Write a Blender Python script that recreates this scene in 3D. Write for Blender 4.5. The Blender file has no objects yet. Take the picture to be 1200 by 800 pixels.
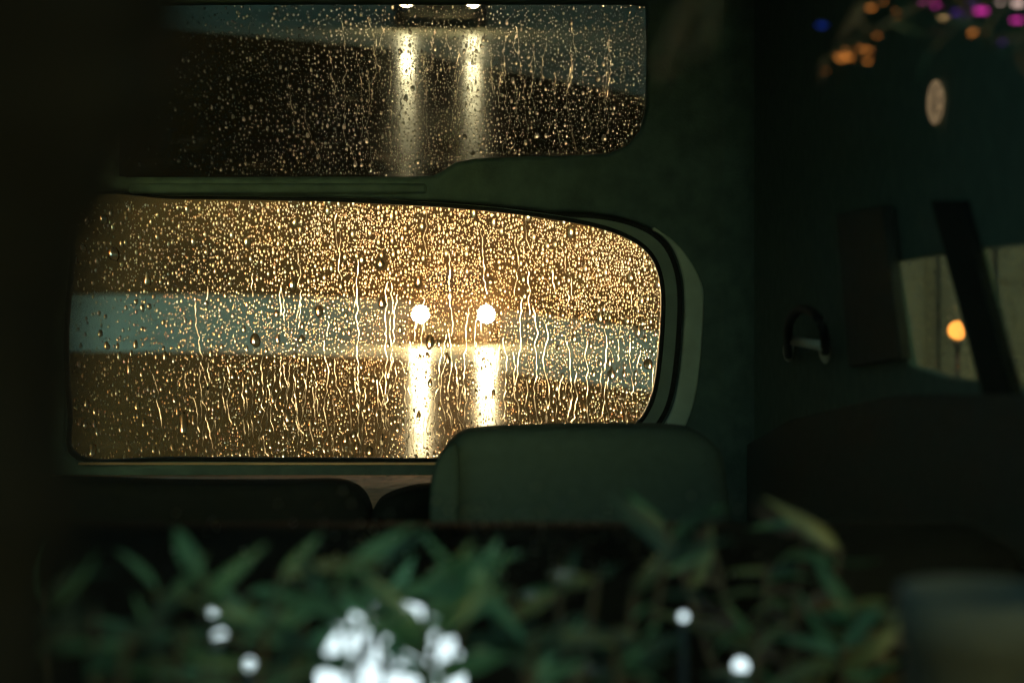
import bpy, bmesh, math, random
import numpy as np
from mathutils import Vector, Matrix, Euler
random.seed(7); RNG = np.random.default_rng(7)
sc = bpy.context.scene
C = sc.collection
R = math.radians

# ------------------------------------------------------------------ camera
K = 0.000524            # metres per photo pixel at one metre (57.25 mm lens)
HZ = 310.0              # photo row of the horizon
EYE = 1.5
cam = bpy.data.cameras.new('camera'); cam_o = bpy.data.objects.new('camera', cam); C.objects.link(cam_o)
cam.sensor_width = 36.0; cam.lens = 36.0 / (1200 * K)
cam_o.location = (0, 0, EYE); cam_o.rotation_euler = (R(90), 0, 0)
cam.shift_y = -(400 - HZ) / 1200.0
cam.clip_start = 0.05; cam.clip_end = 3000
cam.dof.use_dof = True; cam.dof.focus_distance = 3.42; cam.dof.aperture_fstop = 3.3
cam.dof.aperture_blades = 0
sc.camera = cam_o
def P(px, py, Y):       # a point at distance Y that stands at photo pixel (px, py)
    return Vector(((px - 600) * K * Y, Y, EYE - (py - HZ) * K * Y))

# ------------------------------------------------------------------ dusk sky, moon-weak sun, exposure
w = bpy.data.worlds.new('World'); sc.world = w; w.use_nodes = True
nt = w.node_tree; nt.nodes.clear()
sky = nt.nodes.new('ShaderNodeTexSky'); sky.sky_type = 'NISHITA'; sky.sun_disc = False
sky.sun_elevation = R(5.0); sky.sun_rotation = R(160); sky.altitude = 0; sky.air_density = 1.2; sky.dust_density = 3.0; sky.ozone_density = 3.0
tint = nt.nodes.new('ShaderNodeMix'); tint.data_type = 'RGBA'; tint.blend_type = 'MULTIPLY'
tint.inputs['Factor'].default_value = 1.0; tint.inputs['B'].default_value = (0.62, 1.0, 0.74, 1)
bg = nt.nodes.new('ShaderNodeBackground'); bg.inputs['Strength'].default_value = 0.15
wo = nt.nodes.new('ShaderNodeOutputWorld')
nt.links.new(sky.outputs['Color'], tint.inputs['A']); nt.links.new(tint.outputs['Result'], bg.inputs['Color'])
nt.links.new(bg.outputs['Background'], wo.inputs['Surface'])
sun = bpy.data.lights.new('sun', 'SUN'); sun.energy = 0.02; sun.angle = R(12); sun.color = (1.0, 0.93, 0.85)
sun_o = bpy.data.objects.new('sun', sun); C.objects.link(sun_o); sun_o.rotation_euler = (R(80), 0, R(20))
sc.view_settings.view_transform = 'Standard'; sc.view_settings.look = 'None'
sc.view_settings.exposure = 1.0; sc.view_settings.gamma = 1.0; sc.view_settings.use_curve_mapping = False
sc.render.engine = 'CYCLES'
cy = sc.cycles
cy.max_bounces = 10; cy.transmission_bounces = 10; cy.transparent_max_bounces = 24; cy.diffuse_bounces = 2; cy.glossy_bounces = 4
cy.sample_clamp_indirect = 40.0; cy.sample_clamp_direct = 0.0; cy.blur_glossy = 0.3
cy.use_adaptive_sampling = True; cy.adaptive_threshold = 0.03; cy.use_denoising = True; cy.use_light_tree = True

# ------------------------------------------------------------------ materials
def new_mat(name):
    m = bpy.data.materials.new(name); m.use_nodes = True
    n = m.node_tree.nodes; n.clear()
    o = n.new('ShaderNodeOutputMaterial')
    return m, m.node_tree, o
def pmat(name, col, rough=0.6, var=0.25, scale=30.0, bump=0.15, metal=0.0, spec=0.5, transmission=0.0, coat=0.0, sub=None, bscale=None, rvar=0.0):
    m, t, o = new_mat(name); n = t.nodes
    b = n.new('ShaderNodeBsdfPrincipled'); b.inputs['Roughness'].default_value = rough
    b.inputs['Metallic'].default_value = metal; b.inputs['Specular IOR Level'].default_value = spec
    b.inputs['Coat Weight'].default_value = coat
    tc = n.new('ShaderNodeTexCoord')
    no = n.new('ShaderNodeTexNoise'); no.inputs['Scale'].default_value = scale; no.inputs['Detail'].default_value = 5
    t.links.new(tc.outputs['Object'], no.inputs['Vector'])
    r = n.new('ShaderNodeValToRGB')
    lo = [c * (1 - var) for c in col]; hi = [min(1, c * (1 + var)) for c in col]
    r.color_ramp.elements[0].position = .3; r.color_ramp.elements[1].position = .7
    r.color_ramp.elements[0].color = (*lo, 1); r.color_ramp.elements[1].color = (*hi, 1)
    t.links.new(no.outputs['Fac'], r.inputs['Fac']); t.links.new(r.outputs['Color'], b.inputs['Base Color'])
    if rvar:
        mr = n.new('ShaderNodeMapRange'); mr.inputs['To Min'].default_value = max(0.02, rough - rvar); mr.inputs['To Max'].default_value = rough + rvar
        mr.inputs['From Min'].default_value = .3; mr.inputs['From Max'].default_value = .7
        t.links.new(no.outputs['Fac'], mr.inputs['Value']); t.links.new(mr.outputs['Result'], b.inputs['Roughness'])
    if bump:
        n2 = n.new('ShaderNodeTexNoise'); n2.inputs['Scale'].default_value = bscale or scale * 8; n2.inputs['Detail'].default_value = 3
        t.links.new(tc.outputs['Object'], n2.inputs['Vector'])
        bp = n.new('ShaderNodeBump'); bp.inputs['Strength'].default_value = bump; bp.inputs['Distance'].default_value = 0.004
        t.links.new(n2.outputs['Fac'], bp.inputs['Height']); t.links.new(bp.outputs['Normal'], b.inputs['Normal'])
    last = b.outputs['BSDF']
    if sub:
        tr = n.new('ShaderNodeBsdfTranslucent'); tr.inputs['Color'].default_value = (*sub, 1)
        ad = n.new('ShaderNodeMixShader'); ad.inputs[0].default_value = 0.45
        t.links.new(last, ad.inputs[1]); t.links.new(tr.outputs['BSDF'], ad.inputs[2]); last = ad.outputs['Shader']
    t.links.new(last, o.inputs['Surface'])
    return m
def emat(name, col, s):
    m, t, o = new_mat(name)
    e = t.nodes.new('ShaderNodeEmission'); e.inputs['Color'].default_value = (*col, 1); e.inputs['Strength'].default_value = s
    t.links.new(e.outputs['Emission'], o.inputs['Surface']); return m

M = {}
M['trim'] = pmat('interior_trim', (0.10, 0.145, 0.132), 0.55, .2, 25, .25, spec=.15)
M['liner'] = pmat('headlining_fabric', (0.085, 0.12, 0.095), 0.9, .12, 40, .15, spec=.15)
M['rubber'] = pmat('black_rubber', (0.006, 0.007, 0.007), 0.5, .2, 60, .1, spec=.15)
M['seat'] = pmat('seat_fabric', (0.075, 0.10, 0.085), 0.85, .08, 60, .25, spec=.15)
M['shelf'] = pmat('tan_shelf_carpet', (0.80, 0.43, 0.28), 0.8, .2, 40, .4)
M['lit_trim'] = pmat('lit_moulding', (0.55, 0.60, 0.53), 0.5, .1, 25, .15, spec=.3)
M['black'] = pmat('black_seat_fabric', (0.008, 0.009, 0.008), 0.95, .2, 50, .3, spec=.05)
M['cowl'] = pmat('dark_brown_dashboard', (0.005, 0.004, 0.003), 0.9, .2, 50, .3, spec=.05)
M['reveal'] = pmat('grey_reveal', (0.27, 0.31, 0.28), 0.6, .1, 25, .15, spec=.2)
M['rear'] = pmat('dark_rear_seat_fabric', (0.022, 0.021, 0.017), 0.9, .1, 50, .25, spec=.1)
M['chrome'] = pmat('brushed_strip', (0.85, 0.5, 0.28), 0.35, .1, 20, .0, metal=1)
M['dash'] = pmat('dark_dashboard_plastic', (0.03, 0.032, 0.028), 0.6, .2, 50, .4, spec=.15)
M['white_plastic'] = pmat('pale_plastic', (0.5, 0.45, 0.4), 0.35, .1, 30, .05)
M['body_out'] = pmat('dark_green_paint', (0.03, 0.045, 0.04), 0.25, .1, 5, 0, coat=.5)
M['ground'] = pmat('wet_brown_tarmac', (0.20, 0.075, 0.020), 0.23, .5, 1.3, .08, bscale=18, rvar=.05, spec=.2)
M['road'] = pmat('pale_wet_concrete', (0.82, 0.77, 0.57), 0.34, .2, .5, .06, bscale=14, rvar=.05, spec=.2)
M['hill'] = pmat('brown_bracken', (0.13, 0.062, 0.02), 0.95, .5, .15, .0)
M['silver'] = pmat('silver_paint', (0.05, 0.05, 0.046), 0.4, .05, 4, 0, coat=.2)
M['tyre'] = pmat('tyre_rubber', (0.02, 0.02, 0.02), 0.8, .2, 30, .2)
M['dark_glass'] = pmat('dark_car_glass', (0.02, 0.02, 0.02), 0.08, .1, 5, 0)
M['plate'] = pmat('plate_white', (0.6, 0.6, 0.55), 0.5, .05, 8, 0)
M['head'] = emat('headlamp_light', (1.0, 0.76, 0.40), 240)
M['leaf'] = pmat('green_leaf', (0.06, 0.12, 0.065), 0.22, .4, 60, .1, sub=(0.22, 0.55, 0.30))
M['leaf2'] = pmat('olive_leaf', (0.12, 0.135, 0.07), 0.25, .4, 60, .1, sub=(0.30, 0.34, 0.14))
M['leaf3'] = pmat('rusty_leaf', (0.13, 0.075, 0.03), 0.45, .4, 60, .1, sub=(0.2, 0.11, 0.04))
M['leafd'] = pmat('dark_leaf', (0.02, 0.035, 0.022), 0.4, .4, 60, .1, sub=(0.05, 0.14, 0.09))
M['leafb'] = pmat('brown_leaf', (0.11, 0.075, 0.055), 0.6, .4, 60, .1, sub=(0.12, 0.08, 0.055))
M['stem'] = pmat('bark', (0.07, 0.05, 0.03), 0.8, .4, 80, .4)
M['edge_bark'] = pmat('edge_shade_bark', (0.013, 0.0105, 0.0085), 0.95, .8, 14, .5, spec=.05)
M['lampmetal'] = pmat('lamp_metal', (0.05, 0.05, 0.05), 0.4, .2, 30, .1, metal=.6)
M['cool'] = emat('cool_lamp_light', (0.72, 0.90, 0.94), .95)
M['wall'] = pmat('beige_render', (0.16, 0.15, 0.125), 0.9, .18, 1.5, .3, bscale=40)
M['stone'] = pmat('grey_stone', (0.07, 0.066, 0.055), 0.85, .3, 14, .6)

def glass_mats():
    # misted rear pane: clear wet glass with a thin film of condensation that scatters light
    m, t, o = new_mat('misted_glass'); n = t.nodes
    tr = n.new('ShaderNodeBsdfTransparent'); tr.inputs['Color'].default_value = (0.93, 0.94, 0.92, 1)
    tl = n.new('ShaderNodeBsdfTranslucent'); tl.inputs['Color'].default_value = (0.95, 0.47, 0.16, 1)
    rf = n.new('ShaderNodeBsdfRefraction'); rf.inputs['IOR'].default_value = 1.33; rf.inputs['Roughness'].default_value = 0.52
    rf.inputs['Color'].default_value = (1.0, 0.62, 0.30, 1)
    gl = n.new('ShaderNodeBsdfGlossy'); gl.inputs['Roughness'].default_value = 0.05
    tc = n.new('ShaderNodeTexCoord'); no = n.new('ShaderNodeTexNoise'); no.inputs['Scale'].default_value = 9; no.inputs['Detail'].default_value = 6
    mp = n.new('ShaderNodeMapping'); mp.inputs['Scale'].default_value = (1.6, 1, .5)
    t.links.new(tc.outputs['Object'], mp.inputs['Vector']); t.links.new(mp.outputs['Vector'], no.inputs['Vector'])
    mr = n.new('ShaderNodeMapRange'); mr.inputs['From Min'].default_value = .3; mr.inputs['From Max'].default_value = .7
    mr.inputs['To Min'].default_value = .030; mr.inputs['To Max'].default_value = .060
    t.links.new(no.outputs['Fac'], mr.inputs['Value'])
    a = n.new('ShaderNodeMixShader'); a.inputs[0].default_value = 0.045
    rf2 = n.new('ShaderNodeBsdfRefraction'); rf2.inputs['IOR'].default_value = 1.33; rf2.inputs['Roughness'].default_value = 0.27
    rf2.inputs['Color'].default_value = (1.0, 0.66, 0.32, 1)
    a2 = n.new('ShaderNodeMixShader'); a2.inputs[0].default_value = 0.38
    t.links.new(rf.outputs[0], a2.inputs[1]); t.links.new(rf2.outputs[0], a2.inputs[2])
    t.links.new(tl.outputs[0], a.inputs[1]); t.links.new(a2.outputs[0], a.inputs[2])
    b = n.new('ShaderNodeMixShader'); t.links.new(mr.outputs['Result'], b.inputs[0])
    t.links.new(tr.outputs[0], b.inputs[1]); t.links.new(a.outputs[0], b.inputs[2])
    c = n.new('ShaderNodeMixShader'); c.inputs[0].default_value = 0.004
    t.links.new(b.outputs[0], c.inputs[1]); t.links.new(gl.outputs[0], c.inputs[2])
    t.links.new(c.outputs[0], o.inputs['Surface'])
    # clear side glass
    def clear(name, col, film):
        m2, t2, o2 = new_mat(name); n2 = t2.nodes
        tr2 = n2.new('ShaderNodeBsdfTransparent'); tr2.inputs['Color'].default_value = (*col, 1)
        g2 = n2.new('ShaderNodeBsdfGlossy'); g2.inputs['Roughness'].default_value = 0.03; g2.inputs['Color'].default_value = (1, 1, 1, 1)
        x = n2.new('ShaderNodeMixShader'); x.inputs[0].default_value = film
        t2.links.new(tr2.outputs[0], x.inputs[1]); t2.links.new(g2.outputs[0], x.inputs[2]); t2.links.new(x.outputs[0], o2.inputs['Surface'])
        return m2
    # solid tinted glass of the added ghost image pane
    m3, t3, o3 = new_mat('tinted_thick_glass')
    g3 = t3.nodes.new('ShaderNodeBsdfRefraction'); g3.inputs['IOR'].default_value = 1.5; g3.inputs['Roughness'].default_value = 0.0
    g3.inputs['Color'].default_value = (0.37, 0.395, 0.395, 1)
    t3.links.new(g3.outputs[0], o3.inputs['Surface'])
    # water
    def water(name, disperse, rgh=0.0):
        m4, t4, o4 = new_mat(name); last = None
        lobes = (((1, 0, 0), 1.29), ((0, .97, 0), 1.333), ((0, 0, .97), 1.385)) if disperse else (((1, .97, .92), 1.33),)
        for col, ior in lobes:
            g4 = t4.nodes.new('ShaderNodeBsdfRefraction'); g4.inputs['IOR'].default_value = ior; g4.inputs['Roughness'].default_value = 0.29 if disperse else rgh
            g4.inputs['Color'].default_value = (*col, 1)
            if last is None: last = g4
            else:
                ad = t4.nodes.new('ShaderNodeAddShader'); t4.links.new(last.outputs[0], ad.inputs[0]); t4.links.new(g4.outputs[0], ad.inputs[1]); last = ad
        t4.links.new(last.outputs[0], o4.inputs['Surface'])
        return m4
    m4 = (water('rain_water', True), water('rain_water_contact', False), water('running_water', False, .32))
    return m, clear, m3, m4
M['mist'], clear_glass, M['tint'], (M['water'], M['contact'], M['run']) = glass_mats()
M['sideglass'] = clear_glass('side_glass', (0.8, 0.8, 0.76), 0.02)
M['windscreen'] = clear_glass('windscreen_glass', (0.97, 0.98, 0.97), 0.0015)

# ------------------------------------------------------------------ helpers
def link(o, parent=None):
    C.objects.link(o)
    if parent is not None:
        o.parent = parent
        q = parent; loc = Vector((0, 0, 0))
        while q is not None:
            loc += q.location if q.type == 'EMPTY' and q.parent is None else Vector((0, 0, 0)); q = q.parent
        o.matrix_parent_inverse = Matrix.Translation(-loc) if parent.parent is None else Matrix.Identity(4)
    return o
def mesh_obj(name, verts, faces, mat, parent=None, smooth=False):
    me = bpy.data.meshes.new(name); me.from_pydata([tuple(v) for v in verts], [], faces); me.update()
    if smooth: me.polygons.foreach_set('use_smooth', [True] * len(me.polygons))
    o = bpy.data.objects.new(name, me); me.materials.append(mat)
    return link(o, parent)
def bm_obj(name, bm, mat, parent=None, smooth=False):
    me = bpy.data.meshes.new(name); bmesh.ops.recalc_face_normals(bm, faces=bm.faces); bm.to_mesh(me); bm.free()
    if smooth: me.polygons.foreach_set('use_smooth', [True] * len(me.polygons))
    o = bpy.data.objects.new(name, me); me.materials.append(mat)
    return link(o, parent)
def thing(name, label, cat, loc, group=None):
    o = bpy.data.objects.new(name, None); o.empty_display_size = .1; o.location = loc; C.objects.link(o)
    o['label'] = label; o['category'] = cat
    if group: o['group'] = group
    return o
def tag(o, label=None, cat=None, group=None, kind=None):
    if label: o['label'] = label
    if cat: o['category'] = cat
    if group: o['group'] = group
    if kind: o['kind'] = kind
    return o
def box(name, lo, hi, mat, parent=None, bev=0.0, seg=3):
    bm = bmesh.new(); bmesh.ops.create_cube(bm, size=1)
    lo = Vector(lo); hi = Vector(hi)
    for v in bm.verts: v.co = Vector([lo[i] + (v.co[i] + .5) * (hi[i] - lo[i]) for i in range(3)])
    if bev: bmesh.ops.bevel(bm, geom=bm.edges[:], offset=bev, segments=seg, profile=.5, affect='EDGES')
    return bm_obj(name, bm, mat, parent, smooth=bool(bev))
def smooth_loop(pts, n=6, closed=True):
    out = []; N = len(pts); pts = [Vector(p) for p in pts]
    for i in range(N if closed else N - 1):
        p0, p1, p2, p3 = (pts[(i - 1) % N], pts[i], pts[(i + 1) % N], pts[(i + 2) % N]) if closed else \
            (pts[max(i - 1, 0)], pts[i], pts[i + 1], pts[min(i + 2, N - 1)])
        for k in range(n):
            t = k / n
            out.append(0.5 * ((2 * p1) + (p2 - p0) * t + (2 * p0 - 5 * p1 + 4 * p2 - p3) * t * t + (3 * p1 - p0 - 3 * p2 + p3) * t ** 3))
    if not closed: out.append(pts[-1])
    return out
def plate(name, loops, mat, parent, xf, ext=0.01, bev=0.0, bres=3):
    # flat panel cut from closed loops of (u, v); xf maps (u, v, n) to the world
    cu = bpy.data.curves.new(name, 'CURVE'); cu.dimensions = '2D'; cu.fill_mode = 'BOTH'
    cu.extrude = ext; cu.bevel_depth = bev; cu.bevel_resolution = bres; cu.offset = -bev
    for lp in loops:
        s = cu.splines.new('POLY'); s.points.add(len(lp) - 1); s.use_cyclic_u = True
        for p, q in zip(s.points, lp): p.co = (q[0], q[1], 0, 1)
    ob = bpy.data.objects.new(name + '_tmp', cu); C.objects.link(ob)
    dg = bpy.context.evaluated_depsgraph_get(); dg.update()
    me = bpy.data.meshes.new_from_object(ob.evaluated_get(dg)); me.name = name
    bpy.data.objects.remove(ob); bpy.data.curves.remove(cu)
    n = len(me.vertices); co = np.empty(n * 3); me.vertices.foreach_get('co', co); co = co.reshape(-1, 3)
    co = np.array([xf(*c) for c in co]); me.vertices.foreach_set('co', co.ravel()); me.update()
    bm = bmesh.new(); bm.from_mesh(me); bmesh.ops.remove_doubles(bm, verts=bm.verts, dist=1e-6)
    bmesh.ops.recalc_face_normals(bm, faces=bm.faces); bm.to_mesh(me); bm.free()
    me.materials.clear(); me.materials.append(mat)
    o = bpy.data.objects.new(name, me)
    for p in me.polygons: p.use_smooth = len(p.vertices) == 4 and bev > 0
    return link(o, parent)
def tube(bm, pts, rad, seg=8, cap=True):
    pts = [Vector(p) for p in pts]; rings = []
    for i, p in enumerate(pts):
        d = (pts[min(i + 1, len(pts) - 1)] - pts[max(i - 1, 0)]).normalized()
        a = d.cross(Vector((0, 0, 1)) if abs(d.z) < .9 else Vector((0, 1, 0))).normalized(); b = d.cross(a)
        r = rad[i] if hasattr(rad, '__len__') else rad
        rings.append([bm.verts.new(p + (a * math.cos(2 * math.pi * k / seg) + b * math.sin(2 * math.pi * k / seg)) * r) for k in range(seg)])
    for A, B in zip(rings[:-1], rings[1:]):
        for k in range(seg): bm.faces.new((A[k], A[(k + 1) % seg], B[(k + 1) % seg], B[k]))
    if cap: bm.faces.new(rings[0][::-1]); bm.faces.new(rings[-1])
def tube_obj(name, pts, rad, mat, parent=None, seg=8):
    bm = bmesh.new(); tube(bm, pts, rad, seg); return bm_obj(name, bm, mat, parent, True)
def ball(name, c, r, mat, parent=None, scale=(1, 1, 1), seg=20):
    bm = bmesh.new(); bmesh.ops.create_uvsphere(bm, u_segments=seg, v_segments=seg // 2 + 2, radius=r)
    for v in bm.verts: v.co = Vector((v.co.x * scale[0], v.co.y * scale[1], v.co.z * scale[2])) + Vector(c)
    return bm_obj(name, bm, mat, parent, True)

# ================================================================== SETTING
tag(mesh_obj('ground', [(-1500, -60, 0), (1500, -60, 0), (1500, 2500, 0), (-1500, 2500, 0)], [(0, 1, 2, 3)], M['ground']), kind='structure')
def G(px, py):          # the point of the ground seen at a pixel
    Y = EYE / ((py - HZ) * K); return Vector(((px - 600) * K * Y, Y, 0.004))
far = smooth_loop([(-500, 343), (-100, 344), (90, 345), (300, 347), (470, 353), (600, 366), (700, 379), (780, 391), (950, 420)], 4, False)if False else \
      smooth_loop([(p[0], p[1], 0) for p in [(-500, 343), (-100, 344), (90, 345), (300, 347), (470, 353), (600, 366), (700, 379), (780, 391), (950, 420)]], 4, False)
near = smooth_loop([(p[0], p[1], 0) for p in [(-500, 410), (-100, 411), (90, 412), (300, 414), (470, 421), (600, 437), (700, 450), (780, 463), (950, 500)]], 4, False)
vs = [G(p.x, p.y) for p in far] + [G(p.x, p.y) for p in near]; nf = len(far)
tag(mesh_obj('road', vs, [(i, i + 1, nf + i + 1, nf + i) for i in range(nf - 1)], M['road']), kind='structure')
# brown rise closing the view, made tall so the ground reflects brown, not sky
hv, hf = [], []; nx, ny = 90, 10
for j in range(ny):
    for i in range(nx):
        x = -320 + 640 * i / (nx - 1); y = 95 + 16 * j
        h = 110 * math.sin(min(1, j / 5) * math.pi / 2) * (1 + .18 * math.sin(x * .031 + 1) + .10 * math.sin(x * .083)) - .05
        hv.append((x, y, h if j else -.05))
for j in range(ny - 1):
    for i in range(nx - 1):
        a = j * nx + i; hf.append((a, a + 1, a + nx + 1, a + nx))
tag(mesh_obj('hill', hv, hf, M['hill'], smooth=True), kind='structure')

# ================================================================== CAR BEHIND, HEADLIGHTS ON
def follow_car():
    Yc = 30.0; zl = EYE - (368 - HZ) * K * Yc
    xl = (493 - 600) * K * Yc; xr = (570 - 600) * K * Yc; xc = (xl + xr) / 2
    t = thing('car', 'grey car facing the rear window with both headlights on', 'car', (xc, Yc + 2, 0))
    # body lofted from front to back: (y, half width, bottom z, top z)
    secs = [(0.0, .60, .30, .52), (.06, .72, .22, .66), (.35, .80, .20, .74), (1.1, .84, .20, .84), (1.6, .85, .20, .90), (3.2, .85, .20, .92), (3.9, .80, .24, .90), (4.1, .66, .34, .80)]
    bm = bmesh.new(); rings = []
    for (y, hw, z0, z1) in secs:
        ring = []
        for k in range(16):
            a = 2 * math.pi * k / 16; c, s = math.cos(a), math.sin(a)
            ex = lambda v: math.copysign(abs(v) ** .45, v)
            ring.append(bm.verts.new((xc + hw * ex(c), Yc + y, (z0 + z1) / 2 + (z1 - z0) / 2 * ex(s))))
        rings.append(ring)
    for A, B in zip(rings[:-1], rings[1:]):
        for k in range(16): bm.faces.new((A[k], A[(k + 1) % 16], B[(k + 1) % 16], B[k]))
    bm.faces.new(rings[0]); bm.faces.new(rings[-1][::-1])
    bm_obj('body', bm, M['silver'], t, True)
    bm = bmesh.new(); v = [bm.verts.new((xc + sx * a, Yc + y, z)) for (y, z, a) in ((1.05, .86, .70), (1.75, 1.36, .54), (2.9, 1.38, .54), (3.7, .90, .66)) for sx in (-1, 1)]
    for i in (0, 2, 4): bm.faces.new((v[i], v[i + 1], v[i + 3], v[i + 2]))
    bm.faces.new((v[0], v[2], v[4], v[6])); bm.faces.new((v[1], v[7], v[5], v[3])); bm.faces.new((v[0], v[6], v[7], v[1]))
    bmesh.ops.bevel(bm, geom=bm.edges[:], offset=.05, segments=2, affect='EDGES')
    bm_obj('cabin', bm, M['silver'], t, True)
    for (nm, q) in (('windscreen', [(1.12, .925, .62), (1.70, 1.31, .50)]),):
        (y0, z0, a0), (y1, z1, a1) = q
        mesh_obj(nm, [(xc - a0, Yc + y0 - .03, z0), (xc + a0, Yc + y0 - .03, z0), (xc + a1, Yc + y1 - .03, z1), (xc - a1, Yc + y1 - .03, z1)], [(0, 1, 2, 3)], M['dark_glass'], t)
    box('grille', (xc - .30, Yc - .02, .46), (xc + .30, Yc + .02, .56), M['tyre'], t, .01, 1)
    box('bumper', (xc - .70, Yc + .02, .26), (xc + .70, Yc + .13, .38), M['silver'], t, .03, 2)
    box('number_plate', (xc - .24, Yc + .003, .29), (xc + .24, Yc + .016, .37), M['plate'], t)
    for sx in (-1, 1):
        box('door_mirror', (xc + sx * .92 - .09, Yc + 1.25, .92), (xc + sx * .92 + .09, Yc + 1.37, 1.04), M['silver'], t, .03, 2)
        for y in (.75, 3.3):
            bm = bmesh.new(); bmesh.ops.create_cone(bm, cap_ends=True, segments=24, radius1=.31, radius2=.31, depth=.2,
                matrix=Matrix.Translation((xc + sx * .76, Yc + y, .31)) @ Matrix.Rotation(R(90), 4, 'Y'))
            bmesh.ops.bevel(bm, geom=[e for e in bm.edges if len(e.link_faces) == 2 and e.calc_face_angle() > 1], offset=.03, segments=2, affect='EDGES')
            bm_obj('wheel', bm, M['tyre'], t, True)
    for x in (xl, xr):
        bm = bmesh.new(); bmesh.ops.create_uvsphere(bm, u_segments=24, v_segments=14, radius=.115)
        bmesh.ops.delete(bm, geom=[v for v in bm.verts if v.co.y > .001], context='VERTS')
        for v in bm.verts: v.co = Vector((v.co.x + x, v.co.y * .3 + Yc - .05, v.co.z + zl))
        h = bm_obj('headlight', bm, M['head'], t, True)
        hb = bmesh.new(); bmesh.ops.create_cone(hb, cap_ends=True, segments=28, radius1=.135, radius2=.165, depth=.09, matrix=Matrix.Translation((x, Yc - .002, zl)) @ Matrix.Rotation(R(-90), 4, 'X'))
        bm_obj('headlight_housing', hb, M['tyre'], t, False)
        l = bpy.data.lights.new('headlight_beam', 'SPOT'); l.energy = 1250; l.color = (1.0, .64, .30); l.spot_size = R(4.2); l.spot_blend = 1.0; l.shadow_soft_size = .1
        lo = bpy.data.objects.new('headlight_beam', l); lo.location = (x, Yc - .12, zl)
        d = Vector((.10, 3.4, 1.33)) - lo.location
        lo.rotation_euler = d.to_track_quat('-Z', 'Y').to_euler(); link(lo, t)
follow_car()

# ================================================================== LAMP AND WALL SEEN THROUGH THE SIDE WINDOWS
Yw = 12.0
wv = box('garden_wall', (2.1, Yw, 0), (6.5, Yw + .25, 2.6), M['wall'], None, .01, 1)
for k in range(9):
    x = 2.3 + .42 * k; box('wall_panel', (x, Yw - .05 - .02 * (k % 2), 0), (x + .30, Yw - .004, 2.45), M['wall'], wv, .006, 1)
tag(wv, 'beige rendered wall outside the right side windows', 'wall')
Yl = 10.0; lp = P(1122, 387, Yl)
gl = thing('post_lamp', 'round orange lamp glowing on a short post outside the right side window', 'lamp', (lp.x, lp.y, 0))
ball('globe', lp, .058, emat('orange_lamp_light', (1.0, .34, .06), 1.6), gl)
tube_obj('post', [(lp.x, lp.y, 0), (lp.x, lp.y, lp.z - .11)], .014, M['lampmetal'], gl, 12)
tube_obj('collar', [(lp.x, lp.y, lp.z - .12), (lp.x, lp.y, lp.z - .068)], [.02, .03], M['lampmetal'], gl, 16)
pl = bpy.data.lights.new('lamp_light', 'POINT'); pl.energy = 4.5; pl.color = (1.0, .62, .28); pl.shadow_soft_size = .08
po = bpy.data.objects.new('lamp_light', pl); po.location = lp + Vector((0, -.02, .1)); link(po, gl)

# ================================================================== THE VAN (seen through its windscreen)
D = 3.40
van = thing('van', 'dark green van interior with a rain covered rear window and an added pane repeating it', 'van', (-.3, 2.4, 0))
XL, XR = -1.10, 0.50
def T(u, v, n): return (u, D - n, v)                 # tailgate plane: n towards the camera
def tp(px, py, d=D): p = P(px, py, d); return (p.x, p.z)
LOW = [(100, 233), (200, 233), (300, 234), (420, 237.5), (550, 245.5), (640, 256), (700, 267), (738, 281), (760, 298), (771, 320), (775, 350), (773, 400), (767, 450), (758, 478), (742, 500), (715, 521), (670, 533), (600, 537), (400, 537), (200, 536), (92, 535), (82, 480), (78, 400), (84, 320)]
LOW_S = [(p.x, p.y) for p in smooth_loop([(a, b, 0) for a, b in LOW], 5)]
UP = [(140, 6), (300, 5), (500, 5), (740, 5), (757, 7), (757.5, 60), (757, 128), (750, 153), (735, 171), (712, 181), (660, 183), (600, 184.5), (556, 186.5), (534, 191), (520, 200), (508, 206.5), (480, 207.5), (300, 208), (150, 208), (138, 206)]
UP_S = [(a, b) for a, b in UP]
# offset outline for the rubber seal: wider on the right like the photograph
def grow(pts, fn):
    n = len(pts); out = []
    ar = sum(pts[i][0] * pts[(i + 1) % n][1] - pts[(i + 1) % n][0] * pts[i][1] for i in range(n))
    s = 1 if ar > 0 else -1
    for i in range(n):
        a, b = Vector(pts[i - 1]), Vector(pts[(i + 1) % n]); d = (b - a).normalized(); nn = Vector((d.y, -d.x)) * s
        k = fn(pts[i]); out.append((pts[i][0] + nn.x * k, pts[i][1] + nn.y * k))
    return out
def seal_w(p):
    x, y = p
    if y > 525: return 5
    r = max(0, min(1, (x - 640) / 120)); return 4 + 17 * r + 4 * max(0, min(1, (x - 300) / 300))
LOW_O = grow(LOW_S, seal_w)
def UPq(s): return [tp(*p) for p in s]
outer = [(XL, 0.55), (XR - .04, 0.55), (XR - .04, 2.22), (XL, 2.22)]
plate('tailgate', [outer, UPq(LOW_O), UPq(UP_S)], M['trim'], van, T, ext=.012, bev=.010)
# black rubber seal, set back from the trim
L5 = grow(LOW_S, lambda p: min(5, seal_w(p) - .5)); LR = grow(LOW_S, lambda p: max(min(5.2, seal_w(p) - .3), seal_w(p) - 6))
plate('window_seal', [UPq(L5), UPq(LOW_S)], M['rubber'], van, lambda u, v, n: T(u, v, n - .012), ext=.010, bev=.002)
plate('window_reveal', [UPq(LR), UPq(L5)], M['reveal'], van, lambda u, v, n: T(u, v, n - .014), ext=.010, bev=.001)
plate('window_groove', [UPq(LOW_O), UPq(LR)], M['rubber'], van, lambda u, v, n: T(u, v, n - .018), ext=.008, bev=.0)
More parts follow.
